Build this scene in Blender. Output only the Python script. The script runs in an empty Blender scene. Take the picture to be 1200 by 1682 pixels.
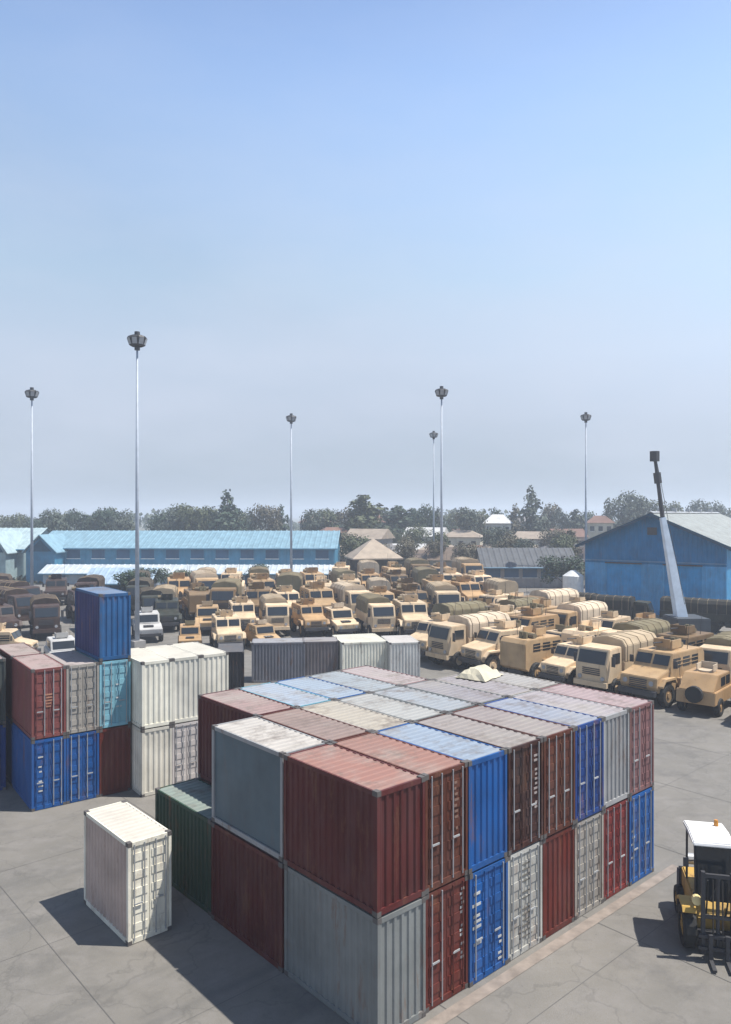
import bpy, bmesh, math, random
from mathutils import Vector, Matrix
rnd = random.Random(7)
S = bpy.context.scene
C = S.collection
R_ = math.radians

# ------------------------------------------------------------------ camera, world, sun, exposure
FPX, CAMH, HOR = 1246.0, 10.8, 845.0
cam = bpy.data.cameras.new('camera'); cam.sensor_fit = 'VERTICAL'; cam.sensor_height = 24
cam.lens = 24*FPX/1682; cam.shift_y = 0.0024; cam.clip_end = 6000; cam.clip_start = 0.1
co = bpy.data.objects.new('camera', cam); C.objects.link(co)
co.location = (0, 0, CAMH); co.rotation_euler = (R_(90), 0, 0); S.camera = co

SUN = Vector((.50, -.03, 1.0)).normalized()
elev = math.asin(SUN.z); azim = math.atan2(SUN.x, SUN.y)
W = bpy.data.worlds.new('World'); S.world = W; W.use_nodes = True
wt = W.node_tree; wn = wt.nodes; wl = wt.links; wn.clear()
wo = wn.new('ShaderNodeOutputWorld'); bg = wn.new('ShaderNodeBackground'); sky = wn.new('ShaderNodeTexSky')
sky.sky_type = 'NISHITA'; sky.sun_disc = False; sky.sun_elevation = elev; sky.sun_rotation = azim
sky.air_density = 1.0; sky.dust_density = .5; sky.ozone_density = 2.5; sky.altitude = 20
# thin high cloud: a little white mixed in by stretched noise
tc = wn.new('ShaderNodeTexCoord'); mp = wn.new('ShaderNodeMapping'); nz = wn.new('ShaderNodeTexNoise')
mp.inputs['Scale'].default_value = (1.6, 1.6, 5.0); nz.inputs['Scale'].default_value = 1.4
nz.inputs['Detail'].default_value = 7; nz.inputs['Roughness'].default_value = .55
cr = wn.new('ShaderNodeMapRange'); cr.inputs['From Min'].default_value = .42; cr.inputs['From Max'].default_value = .80
cr.inputs['To Min'].default_value = 0.0; cr.inputs['To Max'].default_value = .55
mx = wn.new('ShaderNodeMix'); mx.data_type = 'RGBA'
mx.inputs['B'].default_value = (6.3, 6.8, 8.0, 1)
# hazy lower sky: grey-blue at the horizon, palest a little above it, thinning to clear blue overhead,
# and brighter on the sun's side
sep = wn.new('ShaderNodeSeparateXYZ'); rp = wn.new('ShaderNodeValToRGB'); K = 9.0
els = [(0.0, (.46, .55, .66, 1)), (.07, (.56, .655, .78, 1)), (.13, (.66, .76, .92, 1)), (.20, (.68, .81, 1.0, 1)), (.29, (.58, .77, 1.0, 1)), (.38, (.49, .69, 1.0, 1)), (.58, (.30, .48, .88, 1)), (1.0, (.16, .30, .66, 1))]
while len(rp.color_ramp.elements) < len(els): rp.color_ramp.elements.new(.5)
for e, (q, col) in zip(rp.color_ramp.elements, els): e.position = q; e.color = col
dt = wn.new('ShaderNodeVectorMath'); dt.operation = 'DOT_PRODUCT'; dt.inputs[1].default_value = tuple(SUN)
gn = wn.new('ShaderNodeMapRange'); gn.inputs['From Min'].default_value = .15; gn.inputs['From Max'].default_value = .65
gn.inputs['To Min'].default_value = .80*K; gn.inputs['To Max'].default_value = 1.25*K
hz_ = wn.new('ShaderNodeVectorMath'); hz_.operation = 'SCALE'
er = wn.new('ShaderNodeMapRange'); er.interpolation_type = 'SMOOTHSTEP'
er.inputs['From Min'].default_value = .45; er.inputs['From Max'].default_value = .78
er.inputs['To Min'].default_value = .95; er.inputs['To Max'].default_value = .10
hx = wn.new('ShaderNodeMix'); hx.data_type = 'RGBA'
wl.new(tc.outputs['Generated'], sep.inputs[0]); wl.new(sep.outputs['Z'], er.inputs['Value']); wl.new(sep.outputs['Z'], rp.inputs['Fac'])
wl.new(tc.outputs['Generated'], dt.inputs[0]); wl.new(dt.outputs['Value'], gn.inputs['Value'])
wl.new(rp.outputs['Color'], hz_.inputs[0]); wl.new(gn.outputs[0], hz_.inputs['Scale']); wl.new(hz_.outputs[0], hx.inputs['B'])
wl.new(er.outputs[0], hx.inputs['Factor']); wl.new(sky.outputs[0], hx.inputs['A'])
wl.new(tc.outputs['Generated'], mp.inputs['Vector']); wl.new(mp.outputs[0], nz.inputs['Vector'])
wl.new(nz.outputs['Fac'], cr.inputs['Value'])
ce = wn.new('ShaderNodeMapRange'); ce.inputs['From Min'].default_value = .14; ce.inputs['From Max'].default_value = .55
ce.inputs['To Min'].default_value = 1; ce.inputs['To Max'].default_value = .25; wl.new(sep.outputs['Z'], ce.inputs['Value'])
cm = wn.new('ShaderNodeMath'); cm.operation = 'MULTIPLY'; wl.new(cr.outputs[0], cm.inputs[0]); wl.new(ce.outputs[0], cm.inputs[1])
wl.new(cm.outputs[0], mx.inputs['Factor'])
wl.new(hx.outputs['Result'], mx.inputs['A']); wl.new(mx.outputs['Result'], bg.inputs['Color'])
bg.inputs['Strength'].default_value = .08
wl.new(bg.outputs[0], wo.inputs['Surface'])
sl = bpy.data.lights.new('sun', 'SUN'); sl.energy = 5.0; sl.angle = R_(.5); sl.color = (1, .955, .88)
so = bpy.data.objects.new('sun', sl); C.objects.link(so); so.rotation_euler = SUN.to_track_quat('Z', 'Y').to_euler()
so.location = SUN*200
vs = S.view_settings; vs.view_transform = 'Standard'; vs.look = 'None'; vs.gamma = 1; vs.exposure = 0.5; vs.use_curve_mapping = False
S.cycles.volume_bounces = 1; S.cycles.max_bounces = 6

# ------------------------------------------------------------------ materials
MATS = {}
def new_mat(name):
    m = bpy.data.materials.new(name); m.use_nodes = True
    return m, m.node_tree.nodes, m.node_tree.links, m.node_tree.nodes['Principled BSDF']
def mixn(n, l, fac, a, b):
    x = n.new('ShaderNodeMix'); x.data_type = 'RGBA'
    for s, v in (('Factor', fac), ('A', a), ('B', b)):
        if isinstance(v, bpy.types.NodeSocket): l.new(v, x.inputs[s])
        elif s == 'Factor': x.inputs[s].default_value = v
        else: x.inputs[s].default_value = (*v[:3], 1)
    return x.outputs['Result']
def noise(n, l, coord, scale, detail=5, lo=.4, hi=.6, rough=.55, stretch=None, t0=0, t1=1):
    z = n.new('ShaderNodeTexNoise'); z.inputs['Scale'].default_value = scale
    z.inputs['Detail'].default_value = detail; z.inputs['Roughness'].default_value = rough
    if stretch:
        m = n.new('ShaderNodeMapping'); m.inputs['Scale'].default_value = stretch
        l.new(coord, m.inputs['Vector']); coord = m.outputs[0]
    l.new(coord, z.inputs['Vector'])
    r = n.new('ShaderNodeMapRange'); l.new(z.outputs['Fac'], r.inputs['Value'])
    r.inputs['From Min'].default_value = lo; r.inputs['From Max'].default_value = hi
    r.inputs['To Min'].default_value = t0; r.inputs['To Max'].default_value = t1
    return r.outputs[0]
def paint(col, dust=.25, rust=.35, rough=.55, key=None, scale=1.0, metal=0.0, var=.12):
    key = ('paint', tuple(round(c, 3) for c in col), dust, rust, rough, scale, metal)
    if key in MATS: return MATS[key]
    m, n, l, p = new_mat('paint')
    g = n.new('ShaderNodeNewGeometry'); pos = g.outputs['Position']
    dark = tuple(c*.72 for c in col)
    a = noise(n, l, pos, .9*scale, 6, .35, .68)
    c0 = mixn(n, l, a, col, dark)
    d = noise(n, l, pos, 2.2*scale, 7, .42, .72, stretch=(1, 1, .25), t1=dust)
    c1 = mixn(n, l, d, c0, tuple(c*.7+.075 for c in col))
    r = noise(n, l, pos, 2.6*scale, 10, .54, .66, .75, stretch=(1, 1, .22), t1=min(1, rust*1.7))
    c2 = mixn(n, l, r, c1, (.16, .075, .04))
    oi = n.new('ShaderNodeObjectInfo')
    hv = n.new('ShaderNodeHueSaturation'); l.new(c2, hv.inputs['Color'])
    mr = n.new('ShaderNodeMapRange'); l.new(oi.outputs['Random'], mr.inputs['Value'])
    mr.inputs['To Min'].default_value = 1-var; mr.inputs['To Max'].default_value = 1+var
    l.new(mr.outputs[0], hv.inputs['Value'])
    l.new(hv.outputs[0], p.inputs['Base Color'])
    p.inputs['Roughness'].default_value = rough; p.inputs['Metallic'].default_value = metal; p.inputs['Specular IOR Level'].default_value = .25
    b = n.new('ShaderNodeBump'); b.inputs['Strength'].default_value = .15; b.inputs['Distance'].default_value = .01
    l.new(noise(n, l, pos, 14, 3, .3, .7), b.inputs['Height']); l.new(b.outputs[0], p.inputs['Normal'])
    MATS[key] = m; return m
def roofpaint(col):
    """weathered container roof: paint under a coat of dust, with puddle stains"""
    key = ('roof', tuple(round(c, 3) for c in col))
    if key in MATS: return MATS[key]
    m, n, l, p = new_mat('dusty_roof')
    g = n.new('ShaderNodeNewGeometry'); pos = g.outputs['Position']
    a = noise(n, l, pos, .7, 7, .35, .65, .65)
    lightr = min(col) > .5; col = tuple(c*(.64 if lightr else .70) for c in col); c0 = mixn(n, l, a, col, tuple(c*.8+.03 for c in col))
    s = noise(n, l, pos, 1.1, 10, .50, .64, .75, t1=.18 if lightr else .7)
    c1 = mixn(n, l, s, c0, (.11, .085, .07))
    t = noise(n, l, pos, .5, 8, .50, .70, .7, t1=.1 if lightr else .6)
    c2 = mixn(n, l, t, c1, (.27, .25, .22))
    l.new(c2, p.inputs['Base Color']); p.inputs['Roughness'].default_value = .7
    MATS[key] = m; return m
def flat(name, col, rough=.7, metal=0, var=.25, sc=2.0):
    key = ('flat', name)
    if key in MATS: return MATS[key]
    m, n, l, p = new_mat(name)
    g = n.new('ShaderNodeNewGeometry')
    a = noise(n, l, g.outputs['Position'], sc, 6, .3, .7)
    l.new(mixn(n, l, a, col, tuple(c*(1-var) for c in col)), p.inputs['Base Color'])
    p.inputs['Roughness'].default_value = rough; p.inputs['Metallic'].default_value = metal
    MATS[key] = m; return m
def concrete():
    m, n, l, p = new_mat('yard_concrete')
    g = n.new('ShaderNodeNewGeometry'); pos = g.outputs['Position']
    rot = n.new('ShaderNodeMapping'); rot.inputs['Rotation'].default_value = (0, 0, -R_(41.7)); l.new(pos, rot.inputs['Vector'])
    a = noise(n, l, pos, .16, 8, .34, .66, .62)
    c = mixn(n, l, a, (.200, .184, .160), (.136, .128, .114))
    a = noise(n, l, pos, 1.1, 9, .45, .72, .7, t1=.7); c = mixn(n, l, a, c, (.215, .20, .185))
    a = noise(n, l, pos, .4, 9, .53, .70, .72, t1=.55); c = mixn(n, l, a, c, (.075, .072, .07))
    a = noise(n, l, rot.outputs[0], .8, 6, .54, .70, .6, stretch=(.06, 1.3, 1), t1=.40); c = mixn(n, l, a, c, (.085, .083, .08))
    # hairline cracks and arcs of tyre rubber
    vz = n.new('ShaderNodeTexVoronoi'); vz.feature = 'DISTANCE_TO_EDGE'; vz.inputs['Scale'].default_value = .33
    wp = n.new('ShaderNodeTexNoise'); wp.inputs['Scale'].default_value = 1.2; wp.inputs['Detail'].default_value = 6; l.new(pos, wp.inputs['Vector'])
    ad = n.new('ShaderNodeVectorMath'); ad.operation = 'MULTIPLY_ADD'; ad.inputs[1].default_value = (1.6, 1.6, 0); l.new(wp.outputs['Color'], ad.inputs[0]); l.new(pos, ad.inputs[2]); l.new(ad.outputs[0], vz.inputs['Vector'])
    vr = n.new('ShaderNodeMapRange'); vr.inputs['From Min'].default_value = .0; vr.inputs['From Max'].default_value = .012; vr.inputs['To Min'].default_value = .3; vr.inputs['To Max'].default_value = 0
    l.new(vz.outputs['Distance'], vr.inputs['Value']); c = mixn(n, l, vr.outputs[0], c, (.06, .057, .053))
    wv = n.new('ShaderNodeTexWave'); wv.wave_type = 'RINGS'; wv.inputs['Scale'].default_value = .22; wv.inputs['Distortion'].default_value = 1.5; wv.inputs['Detail'].default_value = 2; wv.inputs['Detail Scale'].default_value = .4
    wm = n.new('ShaderNodeMapping'); wm.inputs['Location'].default_value = (9, 12, 0); l.new(pos, wm.inputs['Vector']); l.new(wm.outputs[0], wv.inputs['Vector'])
    wr = n.new('ShaderNodeMapRange'); wr.inputs['From Min'].default_value = .86; wr.inputs['From Max'].default_value = .97; wr.inputs['To Max'].default_value = 1; l.new(wv.outputs['Fac'], wr.inputs['Value'])
    wx = n.new('ShaderNodeMath'); wx.operation = 'MULTIPLY'; l.new(wr.outputs[0], wx.inputs[0]); l.new(noise(n, l, pos, .35, 6, .5, .68, .65, t1=.55), wx.inputs[1])
    c = mixn(n, l, wx.outputs[0], c, (.085, .08, .075))
    a = noise(n, l, pos, 9, 4, .62, .75, .6, t1=.5); c = mixn(n, l, a, c, (.07, .067, .065))
    a = noise(n, l, pos, 60, 2, .3, .7, t1=.2); c = mixn(n, l, a, c, (.09, .088, .085))
    l.new(c, p.inputs['Base Color']); p.inputs['Roughness'].default_value = .88
    b = n.new('ShaderNodeBump'); b.inputs['Strength'].default_value = .3; b.inputs['Distance'].default_value = .01
    l.new(noise(n, l, pos, 25, 6, .3, .7), b.inputs['Height']); l.new(b.outputs[0], p.inputs['Normal'])
    return m
def earth():
    m, n, l, p = new_mat('dry_ground')
    g = n.new('ShaderNodeNewGeometry'); pos = g.outputs['Position']
    a = noise(n, l, pos, .03, 8, .40, .60, .6); c = mixn(n, l, a, (.17, .145, .105), (.06, .075, .04))
    a = noise(n, l, pos, .6, 8, .45, .65, .6, t1=.6); c = mixn(n, l, a, c, (.10, .095, .06))
    l.new(c, p.inputs['Base Color']); p.inputs['Roughness'].default_value = .95
    return m
def foliage(col):
    key = ('fol', col)
    if key in MATS: return MATS[key]
    m, n, l, p = new_mat('foliage')
    g = n.new('ShaderNodeNewGeometry'); oi = n.new('ShaderNodeObjectInfo')
    a = noise(n, l, g.outputs['Position'], .9, 4, .35, .65)
    c = mixn(n, l, a, col, tuple(x*1.7 for x in col))
    b = noise(n, l, g.outputs['Position'], 6, 2, .3, .7, t1=.5); c = mixn(n, l, b, c, tuple(x*.55 for x in col))
    l.new(c, p.inputs['Base Color']); p.inputs['Roughness'].default_value = .75
    MATS[key] = m; return m
glass = flat('dark_glass', (.02, .025, .03), .12, 0, .1)
rubber = flat('black_rubber', (.018, .018, .018), .8)
steel = flat('galvanised_steel', (.42, .43, .44), .5, .3)
darkm = flat('dark_metal', (.045, .045, .05), .6)
whitem = flat('white_enamel', (.72, .72, .70), .45)
lampm = flat('lamp_glass', (.35, .36, .38), .2)
barkm = flat('bark', (.10, .08, .06), .9)

# ------------------------------------------------------------------ mesh helpers
class MB:
    def __init__(s): s.v = []; s.f = []
    def add(s, vs, fs):
        o = len(s.v); s.v += [tuple(v) for v in vs]; s.f += [tuple(i+o for i in f) for f in fs]; return s
    def box(s, x0, x1, y0, y1, z0, z1):
        return s.add([(x0,y0,z0),(x1,y0,z0),(x1,y1,z0),(x0,y1,z0),(x0,y0,z1),(x1,y0,z1),(x1,y1,z1),(x0,y1,z1)],
                     [(0,3,2,1),(4,5,6,7),(0,1,5,4),(1,2,6,5),(2,3,7,6),(3,0,4,7)])
    def prism(s, prof, y0, y1, axis='y'):
        """profile of (a, z) points extruded along y (or x)"""
        n = len(prof)
        P = (lambda a, t, z: (a, t, z)) if axis == 'y' else (lambda a, t, z: (t, a, z))
        vs = [P(a, y0, z) for a, z in prof]+[P(a, y1, z) for a, z in prof]
        fs = [tuple(range(n)), tuple(reversed(range(n, 2*n)))]+[(i, n+i, n+(i+1) % n, (i+1) % n) for i in range(n)]
        return s.add(vs, fs)
    def tube(s, p, q, r0, r1=None, n=8, caps=True):
        p = Vector(p); q = Vector(q); r1 = r0 if r1 is None else r1
        d = (q-p).normalized(); u = d.orthogonal().normalized(); w = d.cross(u)
        vs = []
        for c, r in ((p, r0), (q, r1)):
            for i in range(n):
                a = 2*math.pi*i/n; vs.append(c+u*math.cos(a)*r+w*math.sin(a)*r)
        fs = [(i, (i+1) % n, n+(i+1) % n, n+i) for i in range(n)]
        if caps: fs += [tuple(reversed(range(n))), tuple(range(n, 2*n))]
        return s.add(vs, fs)
    def mesh(s, name, bevel=0):
        m = bpy.data.meshes.new(name); m.from_pydata(s.v, [], s.f)
        bm = bmesh.new(); bm.from_mesh(m); bmesh.ops.recalc_face_normals(bm, faces=bm.faces)
        if bevel: bmesh.ops.bevel(bm, geom=list(bm.edges), offset=bevel, segments=2, affect='EDGES', clamp_overlap=True)
        bm.to_mesh(m); bm.free(); return m
def link(name, mesh, mat=None, parent=None, loc=None, rz=None):
    o = bpy.data.objects.new(name, mesh); C.objects.link(o)
    if parent is not None: o.parent = parent
    if loc is not None: o.location = loc
    if rz is not None: o.rotation_euler = (0, 0, rz)
    if mat is not None and mesh is not None:
        if len(mesh.materials) == 0: mesh.materials.append(None)
        o.material_slots[0].link = 'OBJECT'; o.material_slots[0].material = mat
    return o
def tag(o, label, cat, group=None):
    o['label'] = label; o['category'] = cat
    if group: o['group'] = group
    return o
def thing(name, label, cat, loc, rz=0, group=None):
    o = bpy.data.objects.new(name, None); C.objects.link(o); o.location = loc; o.rotation_euler = (0, 0, rz)
    o.empty_display_size = .2
    return tag(o, label, cat, group)
def struct(name, mb, mat, kind='structure'):
    o = link(name, mb.mesh(name), mat); o['kind'] = kind; return o
def ground_at(px, py):
    d = CAMH*FPX/(py-HOR); return ((px-600)/FPX*d, d)
def copy_tree(o, parent=None):
    c = o.copy(); C.objects.link(c); c.parent = parent
    for ch in list(o.children): copy_tree(ch, c)
    return c
def smooth(m):
    for p in m.polygons: p.use_smooth = True
    return m

# ------------------------------------------------------------------ setting: ground
g = MB(); g.add([(-1500,-60,-.004),(1500,-60,-.004),(1500,2400,-.004),(-1500,2400,-.004)], [(0,1,2,3)])
struct('ground', g, earth())
g = MB(); g.add([(-75,-20,0),(75,-20,0),(75,118,0),(-75,118,0)], [(0,1,2,3)])
struct('yard_pavement', g, concrete())
RV, LV = Vector((.747, .665, 0)), Vector((-.665, .747, 0))
C0 = Vector((.25, 15.4, 0))
def yard(s, t, z=0): return C0+RV*s+LV*t+Vector((0, 0, z))
def strip(mb, a, b, w, z):
    d = (b-a).normalized(); nrm = Vector((-d.y, d.x, 0))*w/2
    mb.add([(*(a-nrm)[:2], z), (*(b-nrm)[:2], z), (*(b+nrm)[:2], z), (*(a+nrm)[:2], z)], [(0,1,2,3)])
m = MB()
for k in range(-8, 14):                        # tar-filled slab joints
    strip(m, yard(-22, k*4.9-1.6), yard(60, k*4.9-1.6), .020, .004)
for k in range(-3, 8):
    strip(m, yard(k*5.6+1.9, -18), yard(k*5.6+1.9, 60), .020, .008)
struct('pavement_joints', m, flat('joint_tar', (.125, .120, .113), .9, 0, .3, .5))
m = MB(); strip(m, yard(-.5, -.30), yard(12.2, -.30), .30, .012)
struct('painted_line', m, flat('worn_yellow_paint', (.27, .225, .19), .8, 0, .4, 3))

# ------------------------------------------------------------------ containers
H = 2.57
MESH = {}
def corr_side(l, h, x, sign):
    """corrugated wall lying in the plane x, running in y"""
    pts = []; y = -l/2; pitch = .20; n = int(l/pitch); pitch = l/n; d = .032
    for i in range(n):
        y0 = -l/2+i*pitch
        pts += [(x, y0), (x, y0+pitch*.30), (x-sign*d, y0+pitch*.45), (x-sign*d, y0+pitch*.80), (x, y0+pitch*.98)]
    pts.append((x, l/2)); m = MB(); k = len(pts)
    m.add([(a, b, .13) for a, b in pts]+[(a, b, h-.10) for a, b in pts], [(i, i+1, k+i+1, k+i) for i in range(k-1)])
    return m
def cmesh(kind, w, l, h):
    key = (kind, round(w, 2), round(l, 2), round(h, 2))
    if key in MESH: return MESH[key]
    m = MB(); W2, L2 = w/2, l/2; p = .075
    if kind == 'frame':
        for sx in (-1, 1):
            for sy in (-1, 1):
                x0, x1 = sorted((sx*W2, sx*(W2-p))); y0, y1 = sorted((sy*L2, sy*(L2-p*1.3)))
                m.box(x0, x1, y0, y1, .10, h-.10)
            x0, x1 = sorted((sx*(W2-.002), sx*(W2-.05)))
            m.box(x0, x1, -L2+.1, L2-.1, .02, .14); m.box(x0, x1, -L2+.1, L2-.1, h-.11, h-.012)
        for sy in (-1, 1):
            y0, y1 = sorted((sy*(L2-.003), sy*(L2-.06)))
            m.box(-W2+.08, W2-.08, y0, y1, .02, .15); m.box(-W2+.08, W2-.08, y0, y1, h-.12, h-.012)
    elif kind == 'corner_castings':
        for sx in (-1, 1):
            for sy in (-1, 1):
                for z in (0, h-.11):
                    x0, x1 = sorted((sx*(W2+.004), sx*(W2-.11))); y0, y1 = sorted((sy*(L2+.004), sy*(L2-.15)))
                    m.box(x0, x1, y0, y1, z, z+.11)
    elif kind == 'side0': m = corr_side(l-.16, h, -W2+.012, -1)
    elif kind == 'side1': m = corr_side(l-.16, h, W2-.012, 1)
    elif kind == 'smooth0': m.box(-W2+.05, -W2+.085, -L2+.10, L2-.10, .15, h-.12)
    elif kind == 'back':
        q = corr_side(w-.12, h, L2-.012, 1); m.add([(b, a, z) for a, b, z in q.v], q.f)
    elif kind == 'front':
        q = corr_side(w-.12, h, -L2+.012, -1); m.add([(b, a, z) for a, b, z in q.v], q.f)
    elif kind == 'roof':
        n = int((l-.2)/.22); pt = []
        for i in range(n):
            y0 = -L2+.06+i*(l-.12)/n; q = (l-.12)/n
            pt += [(y0, h-.03), (y0+q*.35, h-.03), (y0+q*.5, h-.012), (y0+q*.85, h-.012)]
        pt.append((L2-.06, h-.03)); k = len(pt)
        m.add([(-W2+.045, a, z) for a, z in pt]+[(W2-.045, a, z) for a, z in pt], [(i, k+i, k+i+1, i+1) for i in range(k-1)])
    elif kind in ('doorL', 'doorR'):
        x0, x1 = (-W2+.08, -.008) if kind == 'doorL' else (.008, W2-.08)
        m.box(x0, x1, -L2+.035, -L2+.075, .15, h-.12)
        for k in range(5):
            z = .30+k*(h-.55)/4.6; m.box(x0+.05, x1-.05, -L2+.018, -L2+.036, z, z+.20)
    elif kind == 'bar': m.tube((0, -L2-.012, .10), (0, -L2-.012, h-.06), .017, n=6)
    elif kind == 'handle': m.box(-.02, .20, -L2-.035, -L2-.012, .98, 1.02)
    elif kind == 'floor': m.box(-W2+.05, W2-.05, -L2+.06, L2-.06, .06, .125)
    MESH[key] = m.mesh(kind); return MESH[key]
def container(label, loc, rz, col, roof=None, w=1.40, l=3.25, h=H, door=True, group=None, dust=.3, rust=.35,
              panel=None, marks=None, side=None, name='shipping_container'):
    t = thing(name, label, 'container', loc, rz, group)
    pm = paint(col, dust, rust); sm = paint(side, dust, rust) if side else pm
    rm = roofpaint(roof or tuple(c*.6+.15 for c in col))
    link('frame', cmesh('frame', w, l, h), pm, t)
    link('corner_castings', cmesh('corner_castings', w, l, h), flat('casting', (.10, .09, .085), .7), t)['kind'] = 'stuff'
    if panel: link('side_panel', cmesh('smooth0', w, l, h), paint(panel, .2, .1), t)
    else: link('side_panel', cmesh('side0', w, l, h), sm, t)
    link('side_panel', cmesh('side1', w, l, h), sm, t)
    link('end_panel', cmesh('back', w, l, h), pm, t)
    link('roof_sheet', cmesh('roof', w, l, h), rm, t)
    link('floor', cmesh('floor', w, l, h), darkm, t)
    if door:
        for k, xs in (('doorL', (-w*.36, -w*.13)), ('doorR', (w*.13, w*.36))):
            d = link('door', cmesh(k, w, l, h), pm, t)
            for x in xs:
                link('locking_bar', cmesh('bar', w, l, h), steel if rnd.random() < .75 else pm, d, (x, 0, 0))
            link('handle', cmesh('handle', w, l, h), steel, d, (xs[0] if k == 'doorR' else xs[0]+.02, 0, 0))
    else:
        link('end_panel', cmesh('front', w, l, h), pm, t)
    if marks:
        mc, cells = marks
        q = MB()
        for (x, z, a, b) in cells: q.box(x*w-a/2, x*w+a/2, -l/2+.012, -l/2+.018, z*h-b/2, z*h+b/2)
        mk = link('painted_marks', q.mesh('painted_marks'), paint(mc, .2, .1), t); mk['kind'] = 'stuff'
    return t

COL = dict(maroon=(.090, .015, .014), brown=(.095, .026, .014), rust=(.12, .020, .013), darkbrown=(.045, .015, .011),
           blue=(.008, .085, .29), deepblue=(.006, .042, .19), grey=(.19, .20, .195), palegrey=(.33, .33, .33),
           red=(.17, .022, .020), white=(.46, .45, .41), rose=(.20, .10, .10), green=(.02, .06, .035),
           lightblue=(.20, .42, .50), cream=(.78, .74, .62), beige=(.36, .33, .29))
ang = math.atan2(RV.y, RV.x)
PW = 1.425; PL = 3.30
ordw = ['first', 'second', 'third', 'fourth', 'fifth', 'sixth', 'seventh', 'eighth', 'ninth', 'tenth', 'eleventh', 'twelfth',
        'thirteenth', 'fourteenth', 'fifteenth', 'sixteenth']
def marks_rows(seed, x=.2, zs=(.25, .8), n=7, a=.13, b=.10):
    r = random.Random(seed); out = []; n = int(n*1.8); b *= .55
    for i in range(n):
        if r.random() < .2: continue
        z = zs[0]+(zs[1]-zs[0])*i/(n-1); out.append((x+r.uniform(-.02, .02), z, a*r.uniform(.5, 1.1), b))
    return out
white_mark = (.55, .55, .53)
TOP = {  # (column, row): colour, roof, door, words, extra
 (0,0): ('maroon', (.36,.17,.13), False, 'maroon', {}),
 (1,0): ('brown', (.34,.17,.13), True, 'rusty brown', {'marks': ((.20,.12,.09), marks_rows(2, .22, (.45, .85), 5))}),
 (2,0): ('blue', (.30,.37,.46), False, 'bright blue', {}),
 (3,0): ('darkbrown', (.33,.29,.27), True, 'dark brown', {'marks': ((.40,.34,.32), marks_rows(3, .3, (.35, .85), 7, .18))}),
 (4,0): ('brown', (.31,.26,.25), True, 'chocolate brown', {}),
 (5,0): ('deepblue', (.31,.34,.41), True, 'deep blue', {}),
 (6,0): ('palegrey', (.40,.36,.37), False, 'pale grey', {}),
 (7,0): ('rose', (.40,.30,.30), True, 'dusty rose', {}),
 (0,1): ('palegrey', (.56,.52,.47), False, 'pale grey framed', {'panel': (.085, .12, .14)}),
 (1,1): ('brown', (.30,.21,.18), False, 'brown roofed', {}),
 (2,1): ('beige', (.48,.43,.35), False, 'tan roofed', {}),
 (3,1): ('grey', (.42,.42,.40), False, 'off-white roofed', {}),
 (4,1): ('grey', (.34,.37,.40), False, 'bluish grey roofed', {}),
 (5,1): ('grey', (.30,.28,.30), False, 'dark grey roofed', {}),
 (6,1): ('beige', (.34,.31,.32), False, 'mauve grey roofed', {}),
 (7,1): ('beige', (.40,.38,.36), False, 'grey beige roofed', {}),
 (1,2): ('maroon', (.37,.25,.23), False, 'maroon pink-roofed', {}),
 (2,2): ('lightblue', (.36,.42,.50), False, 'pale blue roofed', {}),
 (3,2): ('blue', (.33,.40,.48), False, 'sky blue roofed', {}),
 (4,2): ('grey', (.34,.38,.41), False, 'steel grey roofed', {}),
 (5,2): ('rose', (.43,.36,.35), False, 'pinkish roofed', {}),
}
BOT = {
 (0,0): ('grey', None, False, 'plain grey', {}),
 (1,0): ('rust', None, True, 'brick red', {'marks': (white_mark, marks_rows(11, .36, (.3, .9), 9, .10))}),
 (2,0): ('blue', None, True, 'white-marked blue', {'marks': (white_mark, marks_rows(12, -.30, (.35, .8), 6, .30, .12)+marks_rows(13, .3, (.1, .3), 3, .2))}),
 (3,0): ('white', None, True, 'dirty white', {'marks': ((.16,.15,.13), marks_rows(14, .02, (.1, .9), 9, .5, .06))}),
 (4,0): ('rust', None, False, 'rusty red', {}),
 (5,0): ('beige', None, True, 'grey beige', {}),
 (6,0): ('red', None, True, 'faded red', {}),
 (7,0): ('blue', None, True, 'blue', {'marks': (white_mark, marks_rows(15, -.35, (.3, .6), 3, .14))}),
 (0,1): ('maroon', None, False, 'dark maroon', {}),
 (0,2): ('green', (.26,.32,.28), False, 'dark green', {}),
}
rown = ['front', 'middle', 'back']
for tier, dct in ((1, TOP), (0, BOT)):
    for (c, r), (cn, roof, door, words, kw) in dct.items():
        s, t = PW*(c+.5), PL*(r+.5)
        jit = Vector((rnd.uniform(-.015, .015), rnd.uniform(-.035, .035), 0))
        tn = 'top' if tier else 'bottom'
        lab = f"{words} container, {tn} tier of big block, {rown[r]} row, {ordw[c]} from near corner"
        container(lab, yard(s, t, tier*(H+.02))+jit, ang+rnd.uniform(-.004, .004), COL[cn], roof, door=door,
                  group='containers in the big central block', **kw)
# second and third row of the lower tier where the far side is open
for (c, r, cn) in ((7, 1, 'rust'), (6, 1, 'grey'), (5, 2, 'blue'), (1, 2, 'brown'), (2, 2, 'grey'), (3, 2, 'maroon'), (4, 2, 'grey')):
    container(f"{cn} container under the big block, {rown[r]} row, {ordw[c]} from near corner", yard(PW*(c+.5), PL*(r+.5)),
              ang, COL[cn], None, door=False, group='containers in the big central block')
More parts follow.
